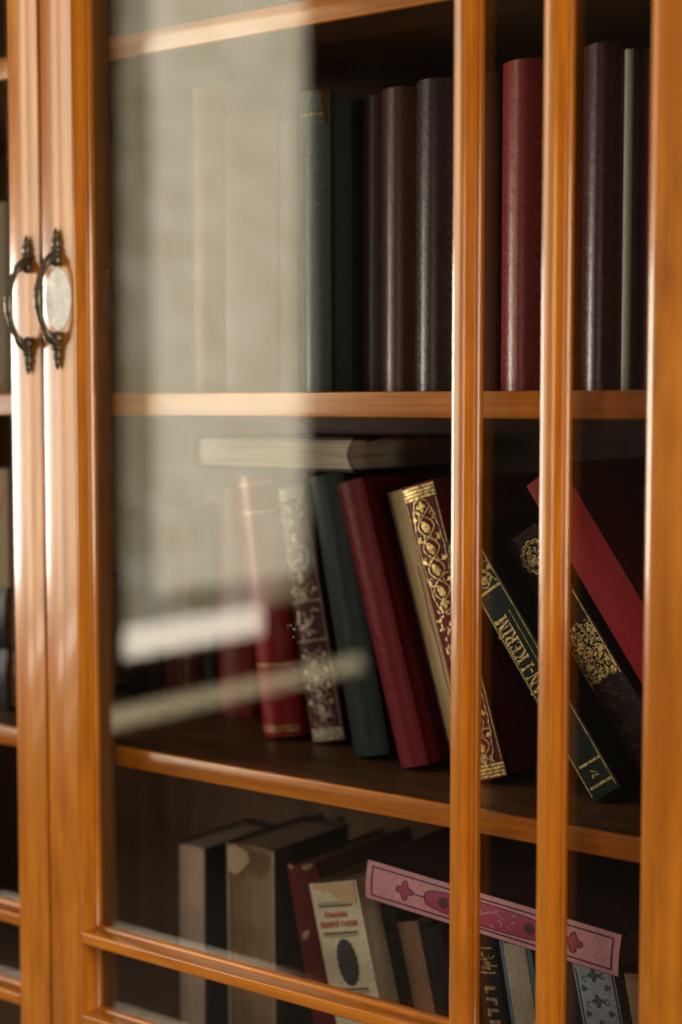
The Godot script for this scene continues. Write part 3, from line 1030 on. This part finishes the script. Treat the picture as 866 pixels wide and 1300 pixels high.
func make_lying_book() -> void:
	# lies across the tops of the leaning books, head to the front, hollow fore-edge to the right
	var n := thing("book", "thick white paged book lying flat on the leaning books", "book", Vector3(0.088, 1.3835, -0.128))
	var Wd := 0.203
	var T := 0.0335
	var D := 0.205
	# outline in (height, width), so that the leaves lie flat in the page texture
	var o := [Vector2(0.003, 0.004), Vector2(0.003, Wd - 0.004)]
	for i in 9:
		var u := (i + 1) / 10.0
		o.append(Vector2(lerpf(0.003, T - 0.003, u), Wd - 0.004 - 0.006 * sin(PI * u)))
	o.append_array([Vector2(T - 0.003, Wd - 0.004), Vector2(T - 0.003, 0.004)])
	var st := mb()
	extrude(st, o, Vector3(0, 0, -0.003), Vector3(0, 1, 0), Vector3(1, 0, 0), Vector3(0, 0, -(D - 0.006)))
	var pm := pages(Color(0.98, 0.92, 0.78))
	pm.uv1_scale = Vector3(25.0, 3.0, 1.0)
	part("page_block", st, pm, n)
	var cov := leather(Color(0.045, 0.018, 0.045), 0.3)
	box_part("cover_board", Vector3(0, 0, -D), Vector3(Wd, 0.0027, 0), cov, n, 0.001)
	box_part("cover_board", Vector3(0, T - 0.0027, -D), Vector3(Wd, T, 0), leather(Color(0.08, 0.012, 0.025), 0.35), n, 0.001)
	st = mb()
	var sp := []
	for i in 9:
		var a := PI / 2 + PI * i / 8.0
		sp.append(Vector2(0.0035 + 0.006 * cos(a), T / 2 + T / 2 * sin(a)))
	for i in 9:
		var a := PI * 1.5 - PI * i / 8.0
		sp.append(Vector2(0.0035 + 0.004 * cos(a), T / 2 + (T / 2 - 0.0027) * sin(a)))
	extrude(st, sp, Vector3.ZERO, Vector3(1, 0, 0), Vector3(0, 1, 0), Vector3(0, 0, -D))
	part("spine", st, cov, n)
	st = mb()
	var pts := []
	for i in 16:
		var u := i / 15.0
		pts.append(Vector3(Wd + 0.001 + 0.002 * sin(u * 5.0), T - 0.004 + 0.006 * sin(u * PI) - 0.004 * u, -0.02 - 0.15 * u))
	tube(st, pts, Array(range(16)).map(func(_k): return 0.0008), 6)
	part("ribbon_marker", st, plain(Color(0.30, 0.05, 0.06), 0.6), n)

func make_lower_books() -> void:
	var S := 0.7404
	var r := RandomNumberGenerator.new()
	r.seed = 5
	var G := "books on the lowest shelf in view"
	var dark := leather(Color(0.012, 0.010, 0.010))
	tome("book", "dark book showing narrow pinkish page edges, leftmost on the lowest shelf", Vector3(0.0380, S, -0.150), 0.0, 0.0430, 0.234, 0.12, dark, M.pink_pages, {"fore_edge_out": true, "square": 0.001, "hollow": 0.002, "group": G})
	tome("book", "black book behind, between the two turned page edges", Vector3(0.0850, S, -0.200), 0.0, 0.034, 0.232, 0.15, leather(Color(0.008, 0.007, 0.007)), M.pages, {"group": G})
	var t := tome("book", "worn turned book with brown page edges and torn paper", Vector3(0.1225, S, -0.140), 0.6, 0.0630, 0.251, 0.13, leather(Color(0.040, 0.030, 0.024), 0.6), M.brown_pages, {"fore_edge_out": true, "board": 0.0024, "square": 0.0015, "hollow": 0.005, "group": G})
	var st := mb()
	var worn_edge := leather(Color(0.75, 0.62, 0.44), 0.7)
	for ex in [0.0, t.w - 0.0026]:
		box_part("worn_cover_edge", Vector3(ex, 0.0005, 0.0001), Vector3(ex + 0.0026, t.h - 0.0005, 0.0012), worn_edge, t.node, 0.0004)
	var fl := [Vector2(0.004, 0.248), Vector2(0.012, 0.2505), Vector2(0.030, 0.247), Vector2(0.034, 0.238), Vector2(0.024, 0.226), Vector2(0.013, 0.219), Vector2(0.004, 0.222)]
	for i in fl.size():
		var a: Vector2 = fl[i]
		var b2: Vector2 = fl[(i + 1) % fl.size()]
		var c := Vector2(0.017, 0.236)
		var z := func(p: Vector2) -> float: return 0.003 + 0.16 * absf(p.x - 0.013) * (p.y - 0.21) / 0.04
		var P := [Vector3(c.x, c.y, z.call(c)), Vector3(a.x, a.y, z.call(a)), Vector3(b2.x, b2.y, z.call(b2))]
		var nn := Vector3(0, 0, 1)
		tri(st, P, [nn, nn, nn], [c, a, b2])
		tri(st, [P[0] - Vector3(0, 0, 0.0006), P[1] - Vector3(0, 0, 0.0006), P[2] - Vector3(0, 0, 0.0006)], [-nn, -nn, -nn], [c, a, b2])
	part("torn_page", st, plain(Color(0.55, 0.42, 0.25), 0.8), t.node)
	var b := base_of(Vector2(0.199, 0.982), 12.2, S, -0.140)
	t = tome("book", "scuffed dark red book leaning behind the cream paperback", b, 12.2, 0.0387, 0.247, 0.17, leather(Color(0.19, 0.010, 0.014), 0.5), M.brown_pages, {"bulge": 0.006, "group": G})
	var scuff := plain(Color(0.42, 0.28, 0.17), 0.8)
	for k in [[0.014, 0.176, 0.007, 0.0035, 0.6], [0.030, 0.244, 0.006, 0.0028, 0.2], [0.008, 0.2445, 0.005, 0.0018, -0.1]]:
		st = mb()
		patch(st, t, leaf(Vector2(k[0], k[1]), k[2], k[3], k[4]))
		part("scuff_mark", st, scuff, t.node)
	# cream book with red lettering and a dark leaf emblem
	b = base_of(Vector2(0.243, 0.973), 14.2, S, -0.120)
	var cream := leather(Color(0.98, 0.90, 0.66), 0.6, 0.01)
	t = tome("book", "cream book with red lettering and black leaf emblem", b, 14.2, 0.0585, 0.2405, 0.17, cream, M.brown_pages, {"bulge": 0.001, "board": 0.0016, "groove": 0.0004, "group": G})
	var olive := plain(Color(0.10, 0.075, 0.02), 0.6)
	for y in [[0.2165, 0.2190], [0.2202, 0.2211], [0.1895, 0.1920], [0.1872, 0.1881], [0.1345, 0.1370], [0.1322, 0.1331], [0.030, 0.033]]:
		st = mb()
		band(st, t, y[0], y[1], 0.007, 0.049)
		part("printed_line", st, olive, t.node)
	var mid := Vector2(0.0300, 0.1620)
	var leafy := []
	for i in 72:
		var a := TAU * i / 72
		leafy.append(mid + Vector2(sin(a) * 0.0135 * (1.0 + 0.05 * cos(18.0 * a)), cos(a) * 0.0230 * (1.0 + 0.03 * cos(18.0 * a))) * (0.90 + 0.10 * absf(cos(a))))
	st = mb()
	patch(st, t, leafy)
	part("leaf_emblem", st, plain(Color(0.012, 0.015, 0.014), 0.6), t.node)
	st = mb()
	for i in 34:
		var a := r.randf() * TAU
		var p := mid + Vector2(cos(a) * 0.0095, sin(a) * 0.0170) * sqrt(r.randf())
		strip(st, t, curl(p, r.randf_range(0.0012, 0.0026), r.randf() * TAU, 0.8), 0.0005)
	var rel := part("emblem_tracery", st, plain(Color(0.040, 0.044, 0.036), 0.5), t.node)
	rel.position.z = 0.00012
	var red := plain(Color(0.50, 0.05, 0.03), 0.6)
	lettering("lettering", "Elmalılı", 0.0072, Vector3(0.0270, 0.2090, t.bulge + 0.0003), 0.0, 1.0, red, t.node)
	lettering("lettering", "HAMDİ YAZIR", 0.0072, Vector3(0.0280, 0.1995, t.bulge + 0.0003), 0.0, 0.88, red, t.node)
	st = mb()
	patch(st, t, [Vector2(0.008, 0.2400), Vector2(0.0555, 0.2400), Vector2(0.0555, 0.2190), Vector2(0.042, 0.2185), Vector2(0.037, 0.2210), Vector2(0.022, 0.2330), Vector2(0.004, 0.2365)])
	var tape := part("paper_patch", st, plain(Color(0.52, 0.36, 0.17), 0.7), t.node)
	tape.position.z = 0.0003
	b = base_of(Vector2(0.3035, 0.970), 14.0, S, -0.150)
	t = tome("book", "black book with worn green print right of the cream paperback", b, 14.0, 0.0195, 0.2365, 0.17, leather(Color(0.014, 0.015, 0.013)), M.brown_pages, {"group": G, "bulge": 0.002})
	st = mb()
	for i in 50:
		strip(st, t, curl(Vector2(r.randf_range(0.003, 0.016), r.randf_range(0.03, 0.22)), 0.0018, r.randf() * TAU, 0.7), 0.0007)
	part("worn_print", st, plain(Color(0.05, 0.06, 0.035), 0.6), t.node)
	b = base_of(Vector2(0.3255, 0.944), 14.0, S, -0.150)
	tome("book", "faded tan book under the left end of pink book", b, 14.0, 0.0270, 0.2090, 0.16, leather(Color(0.52, 0.30, 0.20), 0.7), M.brown_pages, {"group": G, "bulge": 0.001})
	b = base_of(Vector2(0.3540, 0.944), 13.0, S, -0.150)
	tome("book", "black book under the pink one, left of the first glazing bar", b, 13.0, 0.0260, 0.2090, 0.16, leather(Color(0.016, 0.013, 0.012)), M.brown_pages, {"group": G, "bulge": 0.002})
	b = base_of(Vector2(0.4200, 0.953), 10.0, S, -0.140)
	t = tome("book", "black book with a gold printed spine under the pink one", b, 10.0, 0.0235, 0.215, 0.16, leather(Color(0.012, 0.013, 0.014)), M.brown_pages, {"group": G, "bulge": 0.001})
	st = mb()
	script_strokes(st, t, Vector2(0.012, 0.192), 0.007, 0.008, 26, 0.0009, r)
	band(st, t, 0.180, 0.1815, 0.004, 0.020)
	band(st, t, 0.203, 0.2045, 0.004, 0.020)
	part("gold_ornament", st, M.dull_gold, t.node)
	st = mb()
	for k in 8:
		var y := 0.165 - 0.0105 * k
		band(st, t, y, y + 0.0030, 0.006, 0.018)
		band(st, t, y - 0.004, y, 0.006 if k % 2 == 0 else 0.0150, 0.009 if k % 2 == 0 else 0.018)
	part("worn_gold_title", st, M.dull_gold, t.node)
	b = base_of(Vector2(0.4480, 0.958), 10.7, S, -0.140)
	t = tome("book", "pale cream book with blue edges between the glazing bars", b, 10.7, 0.0330, 0.2205, 0.16, leather(Color(0.12, 0.20, 0.26), 0.5), M.brown_pages, {"group": G, "bulge": 0.001})
	st = mb()
	band(st, t, 0.002, 0.214, 0.0045, 0.0275)
	part("spine_label", st, leather(Color(0.52, 0.44, 0.32), 0.6, 0.01), t.node)
	b = base_of(Vector2(0.4880, 0.955), 11.5, S, -0.150)
	tome("book", "dark blue book behind the second glazing bar, lowest shelf", b, 11.5, 0.0300, 0.2180, 0.16, leather(Color(0.020, 0.030, 0.045)), M.brown_pages, {"group": G, "bulge": 0.001})
	b = base_of(Vector2(0.5250, 0.948), 12.7, S, -0.140)
	t = tome("book", "pale blue book with black flower print under the pink one", b, 12.7, 0.0398, 0.2125, 0.16, leather(Color(0.34, 0.38, 0.42), 0.5, 0.01), M.brown_pages, {"group": G, "bulge": 0.001})
	st = mb()
	for k in 9:
		var y := 0.202 - 0.023 * k
		patch(st, t, circle_pts(Vector2(0.0195, y), 0.0048, 24, 4, 0.35))
		for s in [-1.0, 1.0]:
			patch(st, t, circle_pts(Vector2(0.0195 + s * 0.0115, y - 0.0115), 0.0026, 15, 3, 0.3))
			strip(st, t, curl(Vector2(0.0195 + s * 0.009, y - 0.002), 0.0035, 1.2 * s, 0.8 * s), 0.0007)
	frame_lines(st, t, 0.0022, 0.004, 0.208, 0.0012)
	part("flower_print", st, plain(Color(0.020, 0.024, 0.035), 0.6), t.node)
	b = base_of(Vector2(0.5760, 0.950), 11.5, S, -0.140)
	tome("book", "tan book beside the right door stile, lowest shelf", b, 11.5, 0.0340, 0.2135, 0.16, leather(Color(0.30, 0.17, 0.10), 0.6), M.brown_pages, {"group": G, "bulge": 0.002})
	# the pink book lying across
	t = tome("book", "pink book with a rose cartouche lying across others", Vector3(0.3284, 1.0190, -0.100), -94.2, 0.0385, 0.2660, 0.19, leather(Color(0.050, 0.016, 0.020), 0.5), M.brown_pages, {"bulge": 0.0022, "group": G})
	st = mb()
	band(st, t, 0.0008, t.h - 0.0008, 0.0008, t.w - 0.0008)
	var back := part("spine_panel", st, leather(Color(0.86, 0.40, 0.46), 0.42, 0.01), t.node)
	back.position.z = -0.0002
	var deep := plain(Color(0.30, 0.030, 0.085), 0.45)
	var wine := plain(Color(0.055, 0.008, 0.020), 0.5)
	st = mb()
	var ins := 0.0055
	for x in [ins, t.w - ins]:
		strip(st, t, [Vector2(x, ins + 0.002), Vector2(x, 0.13), Vector2(x, t.h - ins - 0.002)], 0.0016)
	band(st, t, ins + 0.0012, ins + 0.0028, ins, t.w - ins)
	band(st, t, t.h - ins - 0.0028, t.h - ins - 0.0012, ins, t.w - ins)
	part("border_line", st, wine, t.node)
	st = mb()
	var cc := Vector2(t.w / 2, t.h / 2)
	var cart := []
	for i in 60:
		var a := TAU * i / 60
		var e := Vector2(signf(cos(a)) * pow(absf(cos(a)), 0.55) * 0.0108, signf(sin(a)) * pow(absf(sin(a)), 0.8) * 0.066)
		cart.append(cc + e)
	patch(st, t, cart)
	for s in [-1.0, 1.0]:
		patch(st, t, circle_pts(cc + Vector2(0, s * 0.0880), 0.0068, 24, 4, 0.32))
	part("rose_cartouche", st, deep, t.node)
	st = mb()
	for s in [-1.0, 1.0]:
		patch(st, t, circle_pts(cc + Vector2(0, s * 0.0450), 0.0052, 20, 8, 0.10))
		strip(st, t, [cc + Vector2(0, s * 0.066), cc + Vector2(0.0005, s * 0.073), cc + Vector2(0, s * 0.081)], 0.0012)
		strip(st, t, circle_pts(cc + Vector2(0, s * 0.0880), 0.0072, 32, 4, 0.32), 0.0008)
	cart.append(cart[0])
	strip(st, t, cart, 0.0009)
	var dk := part("dark_rosette", st, wine, t.node)
	dk.position.z = 0.0002
	st = mb()
	script_strokes(st, t, cc, 0.007, 0.030, 34, 0.0011, r)
	var pk := part("pale_script", st, plain(Color(0.46, 0.17, 0.22), 0.5), t.node)
	pk.position.z = 0.0002

func make_left_books() -> void:
	var G := "books behind the left door"
	tome("book", "beige book behind the left door, upper shelf", Vector3(-0.2230, 1.4604, -0.120), 0.0, 0.0390, 0.2150, 0.17, leather(Color(0.50, 0.42, 0.28), 0.6), M.pages, {"group": G})
	var t := tome("book", "black thick book lying under a beige box, left door", Vector3(-0.330, 1.2400, -0.110), -90.0, 0.0700, 0.150, 0.20, leather(Color(0.012, 0.012, 0.014)), M.brown_pages, {"group": G})
	t = tome("book", "second black book, lying lowest behind the left door", Vector3(-0.330, 1.1695, -0.110), -90.0, 0.0700, 0.150, 0.20, leather(Color(0.016, 0.014, 0.013)), M.brown_pages, {"group": G})
	t = tome("book", "beige book with red mark behind the left door", Vector3(-0.2390, 1.2404, -0.115), 0.0, 0.0570, 0.1350, 0.17, leather(Color(0.42, 0.30, 0.15), 0.6), M.pages, {"group": G, "bulge": 0.002})
	var st := mb()
	strip(st, t, [Vector2(0.045, 0.080), Vector2(0.047, 0.095), Vector2(0.052, 0.112)], 0.003)
	part("red_mark", st, plain(Color(0.35, 0.03, 0.02), 0.6), t.node)
